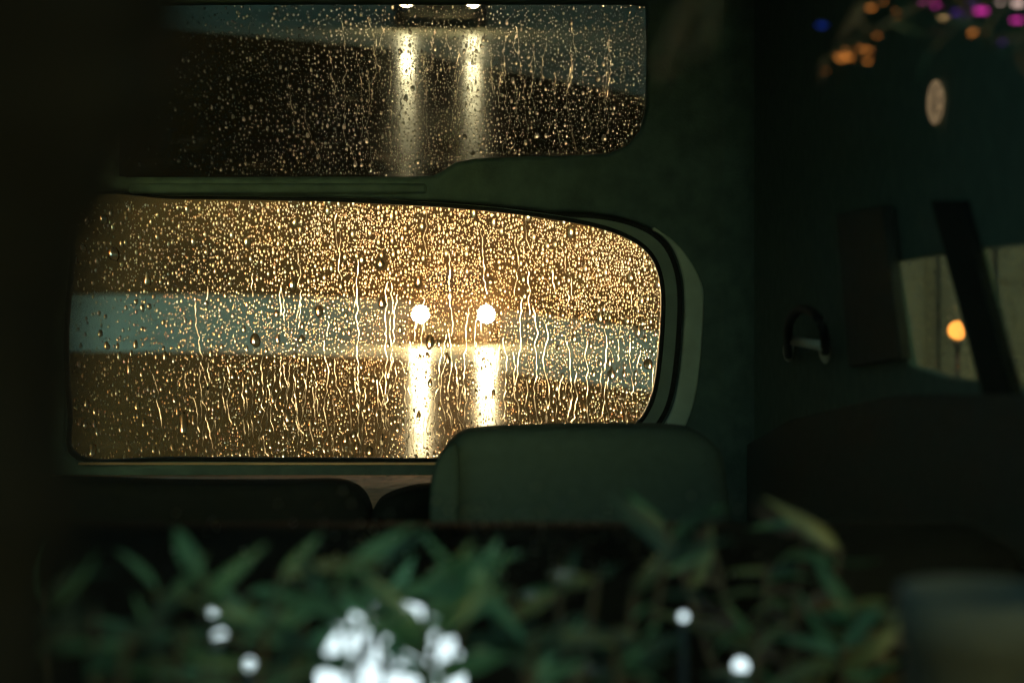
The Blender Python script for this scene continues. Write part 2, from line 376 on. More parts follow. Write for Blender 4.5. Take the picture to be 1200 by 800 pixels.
# right-hand moulding; window light is put into its pale colour and taper
LO_R = [p for p in LOW_O if p[0] > 715 and 270 < p[1] < 526]
gi = grow(LOW_O, lambda p: 1); go = grow(LOW_O, lambda p: 1 + 22 * max(0, min(1, (p[1] - 268) / 70)))
keep = [i for i, p in enumerate(LOW_O) if p[0] > 715 and 268 < p[1] < 526]
mo_i = [gi[i] for i in keep]; mo_o = [go[i] for i in keep]
plate('window_moulding', [UPq(mo_o + mo_i[::-1])], M['lit_trim'], van, lambda u, v, n: T(u, v, n + .018), ext=.006, bev=.004)
# moulding bar between the panes
p0, p1 = P(150, 220, D - .03), P(500, 220, D - .03)
box('divider_bar', (p0.x, D - .035, p0.z - .012), (p1.x, D - .013, p0.z + .009), M['trim'], van, .007, 3)
c = P(498, 226, D - .02); ball('trim_clip', (c.x, D - .016, c.z), .014, M['white_plastic'], van, (1, .4, .28))
# outer skin, roof, walls, floor, front
box('roof', (XL - .06, 1.35, 2.22), (XR + .06, 3.55, 2.27), M['body_out'], van)
box('headlining', (XL, 1.4, 2.19), (XR, 3.36, 2.215), M['liner'], van)
box('floor', (XL, 1.3, .42), (XR, 3.5, .47), M['dash'], van)
box('left_wall', (XL - .05, 1.3, .3), (XL, 3.5, 2.22), M['liner'], van)
for i, (x, y) in enumerate(((XL + .12, 1.75), (XR - .12, 1.75), (XL + .12, 3.05), (XR - .12, 3.05))):
    bm = bmesh.new(); bmesh.ops.create_cone(bm, cap_ends=True, segments=24, radius1=.31, radius2=.31, depth=.2, matrix=Matrix.Translation((x, y, .31)) @ Matrix.Rotation(R(90), 4, 'Y'))
    bm_obj('wheel', bm, M['tyre'], van, False)
box('front_panel', (XL, 1.27, .3), (XR, 1.31, 1.0), M['body_out'], van, .01, 2)
# right side wall with its windows, laid out on the plane x = XR
def W(px, py, x=XR): Y = x / ((px - 600) * K); return (Y, EYE - (py - HZ) * K * Y)
def WX(u, v, n): return (XR + n, u, v)
wins = [[(1050, 307), (1112, 297), (1132, 370), (1152, 447), (1110, 441), (1070, 428), (1060, 370)],
        [(1150, 292), (1210, 286), (1250, 281), (1250, 470), (1215, 470), (1188, 448), (1170, 370)]]
plate('side_wall', [[(1.42, .3), (3.42, .3), (3.42, 2.2), (1.42, 2.2)]] + [[W(*p) for p in q] for q in wins], M['liner'], van, WX, ext=.004, bev=.002)
for q in wins:
    g = [W(*p) for p in grow(q, lambda p: 1.5)]
    plate('side_window', [g], M['sideglass'], van, lambda u, v, n: (XR + .008 + n, u, v), ext=.002)
SIDE = []
for q in wins:
    for _ in range(260):
        x = random.uniform(min(p[0] for p in q), max(p[0] for p in q)); y = random.uniform(290, 450)
        SIDE.append((q, x, y))
# slanting pillar between the side windows, proud of the wall
pil = [W(*p, XR - .012) for p in [(1096, 235), (1130, 235), (1196, 470), (1160, 470)]]
plate('door_pillar', [pil], M['black'], van, lambda u, v, n: (XR - .012 + n, u, v), ext=.004, bev=.002)
pil = [W(*p, XR - .02) for p in [(985, 250), (1040, 240), (1062, 420), (1000, 430)]]
plate('belt_cover', [pil], M['dash'], van, lambda u, v, n: (XR - .02 + n, u, v), ext=.004, bev=.003)
shade_outline = [W(*q_, XR - .014) for q_ in [(880, 520), (930, 492), (1000, 474), (1060, 462), (1180, 462), (1245, 466), (1245, 1150), (880, 760)]]
plate('wall_shade_panel', [shade_outline], M['dash'], van, lambda u, v, n: (XR - .014 + n, u, v), ext=.005, bev=.003)  # dark panel added where the lower wall falls into shade
# rounded corner between tailgate and side wall
bm = bmesh.new(); prev = None
for k in range(9):
    a = R(90) * k / 8; x = XR - .10 + .10 * math.sin(a); y = D - .014 - .10 + .10 * math.cos(a)
    cur = [bm.verts.new((x, y, .55)), bm.verts.new((x, y, 2.19))]
    if prev: bm.faces.new((prev[0], prev[1], cur[1], cur[0]))
    prev = cur
bm_obj('corner_pillar', bm, M['trim'], van, True)
# grab handle on the side wall
h0, h1 = W(922, 405), W(966, 405)
def wp(px, py, n): u, v = W(px, py, XR - n); return Vector((XR - n, u, v))
gh = tube_obj('grab_handle', smooth_loop([wp(924, 418, .02), wp(923, 398, .05), wp(926, 375, .06), wp(940, 362, .06), wp(957, 370, .06), wp(966, 392, .05), wp(967, 414, .02)], 4, False), .007, M['rubber'], van, 10)
for px in (924, 967):
    q = wp(px, 410, .022); ball('handle_foot', q, .016, M['white_plastic'], van, (.6, .8, 1.3), 14)
tube_obj('handle_bar', [wp(928, 399, .04), wp(962, 405, .04)], .008, M['white_plastic'], van, 8)
# added oval glow high on the side wall, standing for a speckled reflection
q = wp(1096, 120, .012)
om, ot, oo = new_mat('speckled_glow')
e = ot.nodes.new('ShaderNodeEmission'); vo = ot.nodes.new('ShaderNodeTexNoise'); vo.inputs['Scale'].default_value = 260
tcx = ot.nodes.new('ShaderNodeTexCoord'); rr = ot.nodes.new('ShaderNodeValToRGB')
rr.color_ramp.elements[0].position = .40; rr.color_ramp.elements[0].color = (.02, .015, .01, 1); rr.color_ramp.elements[1].position = .52; rr.color_ramp.elements[1].color = (.20, .135, .07, 1)
ot.links.new(tcx.outputs['Object'], vo.inputs['Vector']); ot.links.new(vo.outputs['Fac'], rr.inputs['Fac']); ot.links.new(rr.outputs['Color'], e.inputs['Color']); e.inputs['Strength'].default_value = .6
ot.links.new(e.outputs[0], oo.inputs['Surface'])
cl = ball('oval_glow', q, .029, om, van, (.25, .95, .88), 20)
# parcel shelf, strip under the window, seats
zs = EYE - (557 - HZ) * K * (D - .03)
box('parcel_shelf', (XL + .02, 2.95, zs - .03), (.05, D - .016, zs), M['shelf'], van, .004, 1)
a = P(92, 543, D - .02)
box('sill_strip', (a.x, D - .022, a.z - .0022), (P(700, 543, D).x, D - .013, a.z + .0022), M['chrome'], van)
def seat_back(name, top, Y, depth, zb, mat, bev=.03, parent=None):
    pts = [(p.x, p.z) for p in [P(px, py, Y) for px, py in top]]
    lp_ = pts + [(pts[-1][0], zb), (pts[0][0], zb)]
    return plate(name, [lp_], mat, parent or van, lambda u, v, n: (u, Y + depth / 2 - n, v), ext=depth / 2 - bev, bev=bev, bres=5)
def sm(pts, n=5): return [(p.x, p.y) for p in smooth_loop([(a, b, 0) for a, b in pts], n, False)]
seat_back('rear_seat', sm([(-160, 580), (-100, 566), (95, 566), (200, 569), (320, 569), (385, 568), (410, 574), (424, 586), (432, 604)]), 2.86, .12, .6, M['rear'], .025)
seat_back('rear_seat', sm([(433, 604), (443, 590), (465, 580), (495, 574), (540, 574), (600, 590)]), 2.86, .12, .6, M['rear'], .025)
fs = seat_back('front_seat', sm([(513, 640), (511, 575), (516, 540), (527, 521), (548, 509), (600, 505), (680, 503), (760, 503), (800, 505), (818, 509), (838, 521), (852, 546), (862, 640)]), 2.45, .14, .6, M['seat'], .035)
seat_back('seat_bolster', sm([(503, 640), (502, 590), (506, 556), (516, 532), (530, 522), (537, 540), (537, 640)]), 2.40, .05, .6, M['seat'], .012, van)
box('dashboard', (XL + .02, 1.45, .8), (XR - .022, 1.62, 1.252), M['cowl'], van, .05, 4)
# windscreen
ws = mesh_obj('windscreen', [(XL, 1.32, 1.0), (XR, 1.32, 1.0), (XR, 1.62, 2.2), (XL, 1.62, 2.2)], [(0, 1, 2, 3)], M['windscreen'], van)

# ------------------------------------------------------------------ panes
pane = plate('rear_window', [UPq(grow(LOW_S, lambda p: 1.2))], M['mist'], van, lambda u, v, n: (u, D + .022 + n, v), ext=.002)
# added wedge of tinted glass, thin edge up, repeats the street as a double image
A_, B_ = R(23.65), R(1.05)
ux0, uz1 = tp(120, -8); ux1, uz0 = tp(772, 222)
YF = D + .016
def back_y(x, z): return YF + .012 + (uz1 - z) * math.tan(A_) + (x - ux1) * math.tan(B_) + (ux1 - ux0) * math.tan(abs(B_)) * (1 if B_ < 0 else 0) * 0 + (0 if B_ > 0 else 0)
ymin = min(back_y(ux0, uz1), back_y(ux1, uz1)); sh = YF + .012 - ymin
def BY(x, z): return back_y(x, z) + sh
cs = [(ux0, uz0), (ux1, uz0), (ux1, uz1), (ux0, uz1)]
vv = [(x, YF, z) for x, z in cs] + [(x, BY(x, z), z) for x, z in cs]
upper = mesh_obj('ghost_pane', vv, [(3, 2, 1, 0), (4, 5, 6, 7), (0, 1, 5, 4), (1, 2, 6, 5), (2, 3, 7, 6), (3, 0, 4, 7)], M['tint'], van)
bm = bmesh.new(); bm.from_mesh(upper.data); bmesh.ops.recalc_face_normals(bm, faces=bm.faces); bm.to_mesh(upper.data); bm.free()
bn = Vector((-math.tan(B_), 1, math.tan(A_))).normalized()

# ------------------------------------------------------------------ rain
def inside(poly, x, y):
    n = len(poly); r = False; j = n - 1
    for i in range(n):
        xi, yi = poly[i]; xj, yj = poly[j]
        if (yi > y) != (yj > y) and x < (xj - xi) * (y - yi) / (yj - yi) + xi: r = not r
        j = i
    return r
SEG, RINGS = 10, 3
def drop_faces():
    f = []
    for r in range(RINGS - 1):
        for k in range(SEG): f.append((r * SEG + k, r * SEG + (k + 1) % SEG, (r + 1) * SEG + (k + 1) % SEG, (r + 1) * SEG + k))
    ap = RINGS * SEG
    for k in range(SEG): f.append(((RINGS - 1) * SEG + k, (RINGS - 1) * SEG + (k + 1) % SEG, ap))
    base = ap + 1
    f.append(tuple(base + k for k in range(SEG))[::-1])
    return f, base + SEG
DF, DN = drop_faces()
def build_drops(name, items, place, nrm, parent, mat=None):
    # items: (px, py, radius in metres, stretch); place(px, py) -> base point; nrm: outward normal
    up = Vector((0, 0, 1)); up = (up - nrm * up.dot(nrm)).normalized(); rt = up.cross(nrm)
    V, F = [], []
    for (px, py, r, st) in items:
        c0 = place(px, py); h = r * random.uniform(.55, .8); o = len(V); wv_ = .12 if r < 2 * PXM else .26; wob = [random.uniform(1 - wv_, 1 + wv_) for _ in range(SEG)]
        ph = random.random()
        for q in range(RINGS):
            th = (q / RINGS) * math.pi / 2
            cr, sr = math.cos(th), math.sin(th)
            for k in range(SEG):
                a = 2 * math.pi * (k + ph) / SEG; rr_ = r * cr * (1 + (wob[k] - 1) * (1 - q / RINGS))
                vy = math.sin(a) * rr_; vy = vy * (st * 1.12 if vy > 0 else .5 + .5 * st)
                V.append(c0 + rt * (math.cos(a) * rr_) + up * (vy - r * .38 * sr) + nrm * (h * sr))
        V.append(c0 + nrm * h - up * r * .38)
        for k in range(SEG): V.append(V[o + k].copy())
        F.extend([tuple(o + i for i in f) for f in DF])
    me = bpy.data.meshes.new(name); me.from_pydata([tuple(v) for v in V], [], F); me.update()
    sm_ = [len(p.vertices) < 5 for p in me.polygons]; me.polygons.foreach_set('use_smooth', sm_)
    me.materials.append(mat or M['water']); me.materials.append(M['contact'])
    me.polygons.foreach_set('material_index', [0 if q else 1 for q in sm_]); o = bpy.data.objects.new(name, me); link(o, parent); o['kind'] = 'stuff'
    return o
def scatter(poly, n, dens, rad, bounds):
    grid = {}; out = []; x0, y0, x1, y1 = bounds; tries = 0
    while len(out) < n and tries < n * 14:
        tries += 1
        x = random.uniform(x0, x1); y = random.uniform(y0, y1)
        if random.random() > dens(x, y) or not inside(poly, x, y): continue
        r, st = rad(x, y); cx, cy_ = int(x // 10), int(y // 10); ok = True
        for i in (-1, 0, 1):
            for j in (-1, 0, 1):
                for (a, b, rb, sb) in grid.get((cx + i, cy_ + j), ()):
                    if abs(a - x) < (r + rb) * 1.02 and abs(b - y) < (r * (1 + st) / 2 + rb * (1 + sb) / 2) * 1.02: ok = False; break
                if not ok: break
            if not ok: break
        if not ok: continue
        grid.setdefault((cx, cy_), []).append((x, y, r, st)); out.append((x, y, r, st))
    return out
PXM = K * (D + .026)
def clampf(v): return max(0.0, min(1.0, v))
low_in = grow(LOW_S, lambda p: -1.5)
def patch(x, y): return .5 + .5 * math.sin(x * .021 + 2 * math.sin(y * .013)) * math.sin(y * .027 + 1.3 * math.sin(x * .017))
RUNS = []
def near_run(x, y):
    for (rx, y0, y1, rp) in RUNS:
        if y0 < y < y1:
            k = min(range(len(rp)), key=lambda q: abs(rp[q][1] - y)); d = abs(rp[k][0] - x)
            if d < 3.2: return True
    return False
def dens_low(x, y): return 0 if near_run(x, y) else (.04 + .96 * clampf((x - 85) / 430) ** 1.1) * (.45 + .55 * patch(x, y))
def rad_low(x, y):
    r = min(6.0, .55 * math.exp(random.gauss(.58, .66)))
    if random.random() < .010: r = random.uniform(4.5, 7.5)
    return max(.6, r) * .88, random.uniform(1.35, 1.9 + 1.1 * clampf((y - 330) / 150))
def pl_low(px, py): p = P(px, py, D + .027); return Vector((p.x, D + .0255, p.z))
def pl_up(px, py): p = P(px, py, D + .03); return Vector((p.x, BY(p.x, p.z) + .0015, p.z))
# on the slanting back face the line of sight lands a little lower: pull positions accordingly
def pl_up2(px, py):
    p = P(px, py, YF); d = Vector(((px - 600) * K, 1, -(py - HZ) * K)).normalized()
    s = d.z / 1.5; inn = Vector((d.x / 1.5, math.sqrt(max(.1, 1 - s * s - (d.x / 1.5) ** 2)), s))
    z = p.z; y = BY(p.x, p.z)
    for _ in range(3):
        q = p + inn * ((y - YF) / inn.y); y = BY(q.x, q.z)
    q = p + inn * ((y - YF) / inn.y)
    return Vector((q.x, BY(q.x, q.z), q.z)) + bn * .002
def dens_up(x, y): return (.02 + .98 * clampf((x - 190) / 260) ** 1.3) * clampf(.45 + (y - 10) / 80)
def rad_up(x, y): return min(4.0, .62 + random.expovariate(1 / .55)), random.uniform(1.1, 1.9)
items = scatter(grow(UP_S, lambda p: -1), 5200, dens_up, rad_up, (140, 6, 757, 208))
build_drops('raindrops', [(a, b, r * PXM, s) for a, b, r, s in items], pl_up2, bn, upper, M['run'])['label'] = 'fine rain droplets on the darker pane repeating the rear window'
def trickle(path, place, nrm, parent):
    # a run of water: half round bead following a wavy path of (px, py, half width px)
    n = len(path); sg = 7; V, F = [], []
    up = Vector((0, 0, 1)); up = (up - nrm * up.dot(nrm)).normalized(); rt = up.cross(nrm)
    for (px, py, hw) in path:
        c0 = place(px, py); r = hw * PXM
        for k in range(sg):
            a = math.pi * k / (sg - 1); V.append(c0 + rt * (math.cos(a) * r) + nrm * (math.sin(a) * r * .7))
        V.append(c0 + rt * r); V.append(c0 - rt * r)
    st = sg + 2
    for i in range(n - 1):
        for k in range(sg - 1): F.append((i * st + k, i * st + k + 1, (i + 1) * st + k + 1, (i + 1) * st + k))
        F.append((i * st + sg + 1, i * st + sg, (i + 1) * st + sg, (i + 1) * st + sg + 1))
    o = mesh_obj('water_trickle', V, F, M['run'], parent)
    o.data.materials.append(M['contact']); o.data.polygons.foreach_set('material_index', [1 if (i % sg) == sg - 1 else 0 for i in range(len(F))])
    o.data.polygons.foreach_set('use_smooth', [(i % sg) != sg - 1 for i in range(len(F))])
    return o
def wander(x, y0, y1, amp, w_):
    pts = []; y = y0; dx = 0; drift = random.uniform(-.12, .12)
    while y < y1:
        pts.append((x + dx, y, w_ * random.choice((.35, .6, .9, 1.1, 1.6)) * random.uniform(.85, 1.15))); y += random.uniform(3, 6)
        dx += random.uniform(-1, 1) * amp + drift
        if random.random() < .08: dx += random.uniform(-4, 4)
    pts.append((x + dx, y1, w_ * 1.5))
    return pts
for (x, y0, y1, w_) in [(420, 305, 480, 1.4), (455, 330, 480, 1.5), (466, 345, 530, 1.4), (415, 430, 534, 1.4), (428, 455, 534, 1.2), (440, 430, 530, 1.3), (480, 400, 525, 1.3), (516, 405, 520, 1.4), (526, 390, 500, 1.4),
                         (549, 360, 470, 1.5), (590, 395, 500, 1.3), (600, 410, 470, 1.3), (612, 350, 495, 1.4), (624, 360, 500, 1.3), (640, 380, 500, 1.2), (664, 400, 500, 1.4), (688, 400, 500, 1.4), (708, 385, 460, 1.2), (738, 400, 470, 1.2),
                         (380, 400, 530, 1.2), (350, 430, 534, 1.2), (395, 250, 330, 1.1), (563, 270, 345, 1.1), (525, 295, 350, 1.1), (180, 440, 534, 1.0), (240, 440, 530, 1.0), (310, 415, 520, 1.1), (640, 470, 502, 1.2), (575, 430, 500, 1.2), (500, 250, 300, 1.0)] + [(random.uniform(200, 770), (q := random.choice((random.uniform(250, 400), random.uniform(395, 515), random.uniform(400, 515), random.uniform(420, 518)))), min(534, q + random.uniform(10, 45) * random.choice((1, 1, 2))), random.uniform(.6, 1.1)) for _ in range(135)]:
    rp = [p for p in wander(x, y0, y1, 1.9, w_ * .52) if inside(low_in, p[0], p[1])]
    if len(rp) > 2: trickle(rp, pl_low, Vector((0, 1, 0)), pane); RUNS.append((x, rp[0][1], rp[-1][1], rp))
items = scatter(low_in, 9800, dens_low, rad_low, (80, 236, 776, 536))
build_drops('raindrops', [(a, b, r * PXM, s) for a, b, r, s in items], pl_low, Vector((0, 1, 0)), pane)['label'] = 'rain droplets sparkling gold on the lower rear window'
up_in = grow(UP_S, lambda p: -2)
for (x, y0, y1, w_) in [(400, 25, 100, 1.3), (404, 100, 205, 1.1), (432, 20, 60, 1.1), (441, 45, 100, 1.4), (436, 95, 204, 1.2), (470, 90, 205, 1.2), (494, 60, 130, 1.1), (500, 100, 190, 1.2), (537, 45, 190, 1.5), (545, 70, 150, 1.1),
                         (575, 85, 112, 1.4), (583, 60, 112, 1.3), (597, 40, 112, 1.5), (606, 40, 118, 1.5), (592, 112, 182, 1.2), (606, 118, 182, 1.1), (572, 120, 182, 1.2), (650, 85, 175, 1.2), (674, 70, 180, 1.3), (520, 70, 180, 1.0),
                         (455, 50, 200, 1.1), (418, 60, 190, 1.0), (360, 120, 205, 1.0), (340, 80, 150, .9), (385, 60, 160, 1.0), (626, 60, 150, 1.1), (700, 60, 130, 1.0), (560, 40, 100, 1.1), (484, 40, 90, 1.1)] + [(random.uniform(380, 720), (q := random.uniform(30, 130)), q + random.uniform(25, 75), random.uniform(.9, 1.3)) for _ in range(30)]:
    trickle([p for p in wander(x, y0, y1, 2.1, w_ * .44) if inside(up_in, p[0], p[1])] or [(x, y0, 1), (x, y0 + 6, 1)], pl_up2, bn, upper)
def pl_side(px, py): u, v = W(px, py, XR + .0125); return Vector((XR + .0125, u, v))
build_drops('side_raindrops', [(x, y, random.uniform(.0006, .0018), random.uniform(1.1, 1.6)) for (q, x, y) in SIDE if inside(grow(q, lambda p: -2), x, y)], pl_side, Vector((1, 0, 0)), van, M['run'])['label'] = 'rain beads on the right side windows'
# a few beads of rain on the windscreen
def pl_ws(px, py):
    d = Vector(((px - 600) * K, 1, -(py - HZ) * K)); k = .25      # plane y = 1.32 + .25 (z - 1.0)
    t_ = (1.32 + k * (EYE - 1.0)) / (1 - k * d.z); p = Vector((0, 0, EYE)) + d * t_; return p + Vector((0, -.0012, 0))
ws_items = [(random.gauss(610, 110), random.gauss(628, 28), random.uniform(.0006, .0013), 1.2) for _ in range(150)] + \
           [(random.uniform(150, 900), random.uniform(590, 690), random.uniform(.0005, .001), 1.2) for _ in range(60)]
build_drops('windscreen_beads', ws_items, pl_ws, Vector((0, -1, .25)).normalized(), ws)['label'] = 'scattered tiny rain beads on the windscreen'

# ================================================================== FOLIAGE ADDED IN FRONT OF THE VAN IN PLACE OF REFLECTED LEAVES
random.seed(21)
def leaf_mesh(name, mat, L=1.0, Wd=.2, curl=.25, fold=.15):
    n = 7; V, F = [], []
    for i in range(n):
        t_ = i / (n - 1); wdt = Wd * math.sin(math.pi * min(1, t_ ** .75)) * .5 + .004
        z = -curl * t_ * t_; V += [(-wdt, t_ * L, z + fold * wdt), (0, t_ * L, z), (wdt, t_ * L, z + fold * wdt)]
    for i in range(n - 1):
        a = i * 3; F += [(a, a + 1, a + 4, a + 3), (a + 1, a + 2, a + 5, a + 4)]
    me = bpy.data.meshes.new(name); me.from_pydata(V, [], F); me.update(); me.materials.append(mat)
    me.polygons.foreach_set('use_smooth', [True] * len(F)); return me
LM = {k: [leaf_mesh('leaf', M[k], 1, w_, c_, .3) for w_, c_ in ((.17, .35), (.22, .6), (.13, .8))] for k in ('leaf', 'leaf2', 'leaf3', 'leafd', 'leafb')}
def add_leaf(parent, kind, p, direction, length, roll=None):
    me = random.choice(LM[kind]); o = bpy.data.objects.new('leaf', me)
    d = Vector(direction).normalized(); x = d.cross(Vector((0, -1, .3))).normalized(); z = x.cross(d)
    mt = Matrix((x, d, z)).transposed().to_4x4()
    o.matrix_basis = Matrix.Translation(p) @ mt @ Matrix.Rotation(roll if roll is not None else random.uniform(-.9, .9), 4, 'Y') @ Matrix.Scale(length, 4)
    link(o, parent); return o
def reflected_shrub(label, base_px, tips, Y, kinds, nleaf, Lpx, group='stand-ins for leaves reflected in the windscreen'):
    # tips: (px, py) ends of arching stems that rise out of the ground below the frame
    b = P(base_px, 800, Y); t = thing('reflected_shrub', label, 'plant', (b.x, Y, 0), group)
    for (tx, ty, dy) in tips:
        e_ = P(tx, ty, Y + dy); s = Vector((b.x + random.uniform(-.04, .04), Y, 0)); m_ = Vector((s.x * .6 + e_.x * .4, Y + dy * .3, e_.z * .82))
        pts = smooth_loop([s, m_, (m_ + e_) / 2 + Vector((0, 0, .02)), e_], 6, False); n = len(pts)
        tube_obj('stem', pts, [.005 * (1 - .75 * i / n) for i in range(n)], M['stem'], t, 6)
        vis = [p for p in pts if p.z > EYE - (860 - HZ) * K * p.y]
        if len(vis) < 2: vis = pts[-3:]
        for k in range(nleaf):
            f = random.random() ** .7 * (len(vis) - 1.01); i = int(f); p = vis[i].lerp(vis[i + 1], f - i)
            tang = (vis[min(i + 1, len(vis) - 1)] - vis[max(i - 1, 0)]).normalized()
            side = random.choice((-1, 1)); d = tang * .5 + Vector((side * random.uniform(.4, 1.2), random.uniform(-.5, .5), random.uniform(-.9, .5)))
            add_leaf(t, random.choice(kinds), p, d, Lpx * K * Y * random.uniform(.6, 1.25))
    return t
reflected_shrub('drooping green reflected foliage with narrow leaves at the lower left', 250, [(185, 690, .05), (240, 676, 0), (290, 690, .06), (330, 668, .02), (210, 740, -.05), (310, 730, -.04), (365, 665, .04)], 1.02, ['leaf', 'leaf', 'leaf2', 'leafd'], 6, 90)
reflected_shrub('bright green reflected foliage hiding most of the large white sky gap stand-in', 450, [(395, 680, 0), (440, 668, .05), (500, 672, .02), (530, 690, .06), (420, 730, -.05), (505, 735, -.04), (560, 680, 0)], 1.05, ['leaf', 'leaf', 'leafd'], 7, 95)
reflected_shrub('dark mixed reflected foliage in the lower middle of the view', 680, [(600, 690, 0), (650, 682, .05), (700, 670, .03), (745, 676, 0), (720, 735, -.04), (625, 740, -.05), (780, 660, .04)], 1.08, ['leafd', 'leafd', 'leaf', 'leaf2'], 7, 76)
reflected_shrub('tall reflected foliage with upright blade leaves right of centre', 900, [(780, 615, .02), (835, 640, .05), (900, 660, 0), (945, 612, .04), (985, 640, 0), (880, 720, -.05), (930, 690, -.03)], 1.2, ['leaf2', 'leaf', 'leafd', 'leafb', 'leaf2'], 8, 76)
reflected_shrub('reflected foliage with rust tipped yellow green leaves at the lower right', 1030, [(1000, 700, 0), (1040, 720, .03), (985, 760, -.04), (1060, 770, 0), (1090, 740, .04)], 1.18, ['leaf2', 'leaf', 'leaf3'], 8, 80)
reflected_shrub('sparse dark reflected foliage in the bottom left corner', 60, [(10, 700, 0), (60, 690, .04), (110, 715, 0), (150, 740, -.03)], .9, ['leafd', 'leafd', 'leaf'], 7, 80)
# added glowing globes stand in for bright sky gaps between the leaves
def sky_gap_globe(px, py, Y, rpx, label, mat=None):
    p = P(px, py, Y); r = rpx * K * Y; t = thing('sky_gap_globe', label, 'lamp', (p.x, Y, 0), 'cool white sky gap stand-ins behind the foliage')
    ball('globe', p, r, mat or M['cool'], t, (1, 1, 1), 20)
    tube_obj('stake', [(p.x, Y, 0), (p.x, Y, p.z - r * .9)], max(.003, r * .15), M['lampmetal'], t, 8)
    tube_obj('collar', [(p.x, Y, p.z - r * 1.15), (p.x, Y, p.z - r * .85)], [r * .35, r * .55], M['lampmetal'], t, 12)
sky_gap_globe(458, 792, 1.2, 88, 'large cool white sky gap stand-in glowing through the leaves at the bottom')
sky_gap_globe(396, 712, 1.2, 9, 'small white sky gap stand-in just above the large glowing globe')
sky_gap_globe(257, 744, 1.2, 9, 'small white sky gap stand-in among the lower left leaves')
sky_gap_globe(292, 778, 1.2, 8, 'lowest small white sky gap stand-in among the lower left leaves')
sky_gap_globe(250, 716, 1.2, 6, 'tiny white sky gap stand-in, highest of those among the lower left leaves')
sky_gap_globe(484, 728, 1.2, 11, 'small white sky gap stand-in at the upper right of the large glowing globe')
sky_gap_globe(801, 722, 1.2, 5, 'tiny white sky gap stand-in between the dark foliage and the blade leaves')
sky_gap_globe(868, 780, 1.2, 9, 'small white sky gap stand-in at the foot of the blade leaved foliage')
# planter at the lower right
p = P(1165, 705, .84)
bm = bmesh.new()
prof = [(.055, 0), (.06, .02), (.07, .5), (.078, 1.0), (.084, p.z - .03), (.092, p.z - .028), (.092, p.z), (.08, p.z), (.078, p.z - .04)]
rg = []
for (r, z) in [(r * .46, z) for r, z in prof]: rg.append([bm.verts.new((p.x + r * math.cos(2 * math.pi * k / 28), p.y + .03 + r * math.sin(2 * math.pi * k / 28), z)) for k in range(28)])
for A, B in zip(rg[:-1], rg[1:]):
    for k in range(28): bm.faces.new((A[k], A[(k + 1) % 28], B[(k + 1) % 28], B[k]))
bm.faces.new(rg[0][::-1]); bm.faces.new(rg[-1])
tag(bm_obj('planter', bm, M['stone'], None, True), 'tall blurred grey stone planter in the bottom right corner', 'planter')

# ================================================================== DARK TRUNK SHAPE ADDED NEAR THE CAMERA TO SHADE THE LEFT EDGE
def edge_shade_trunk():
    Yt = .36
    prof = [(880, -150, 205), (640, -150, 232), (480, -148, 234), (380, -140, 232), (300, -120, 226), (220, -92, 232), (120, -66, 246), (0, -46, 252), (-160, -30, 246)]
    pts = [(P(c, y, Yt), r * K * Yt) for y, c, r in prof]
    base = pts[0][0]; root = thing('edge_shade', 'added dark blurred shape that shades the left edge of the view', 'edge_shade', (base.x, Yt, 0))
    ctr = [Vector((base.x - .02, Yt, 0)), Vector((base.x - .006, Yt, .6))] + [p for p, r in pts]; rad = [.062, .048] + [r for p, r in pts]
    ctr += [Vector((pts[-1][0].x + .03, Yt - .03, 2.0)), Vector((pts[-1][0].x + .05, Yt - .06, 2.6))]; rad += [.036, .022]
    bm = bmesh.new(); sg = 26; rings = []
    cs_ = smooth_loop(ctr, 8, False); rs_ = [v.x for v in smooth_loop([Vector((r, 0, 0)) for r in rad], 8, False)]
    for i, (c, r) in enumerate(zip(cs_, rs_)):
        rings.append([bm.verts.new(c + Vector((math.cos(2 * math.pi * k / sg), math.sin(2 * math.pi * k / sg), 0)) * r * (1 + .05 * math.sin(k * 2.1 + i * .7) + random.uniform(-.02, .02))) for k in range(sg)])
    for A, B in zip(rings[:-1], rings[1:]):
        for k in range(sg): bm.faces.new((A[k], A[(k + 1) % sg], B[(k + 1) % sg], B[k]))
    bm_obj('edge_shade_trunk', bm, M['edge_bark'], root, True)
    top = ctr[-1]
    for k in range(5):
        a = 2 * math.pi * k / 5; e_ = top + Vector((math.cos(a) * .5 - .25, math.sin(a) * .35 - .2, random.uniform(.25, .7)))
        tube_obj('limb', smooth_loop([top - Vector((0, 0, .08)), (top + e_) / 2 + Vector((0, 0, .08)), e_], 5, False), [.018 - .0013 * q for q in range(11)], M['stem'], root, 7)
        for _ in range(14): add_leaf(root, random.choice(('leaf', 'leafd')), top.lerp(e_, random.uniform(.3, 1)) + Vector((random.uniform(-.08, .08), random.uniform(-.08, .08), random.uniform(-.05, .1))), Vector((random.uniform(-1, 1), random.uniform(-1, 1), random.uniform(-1, .5))), random.uniform(.05, .09))
edge_shade_trunk()
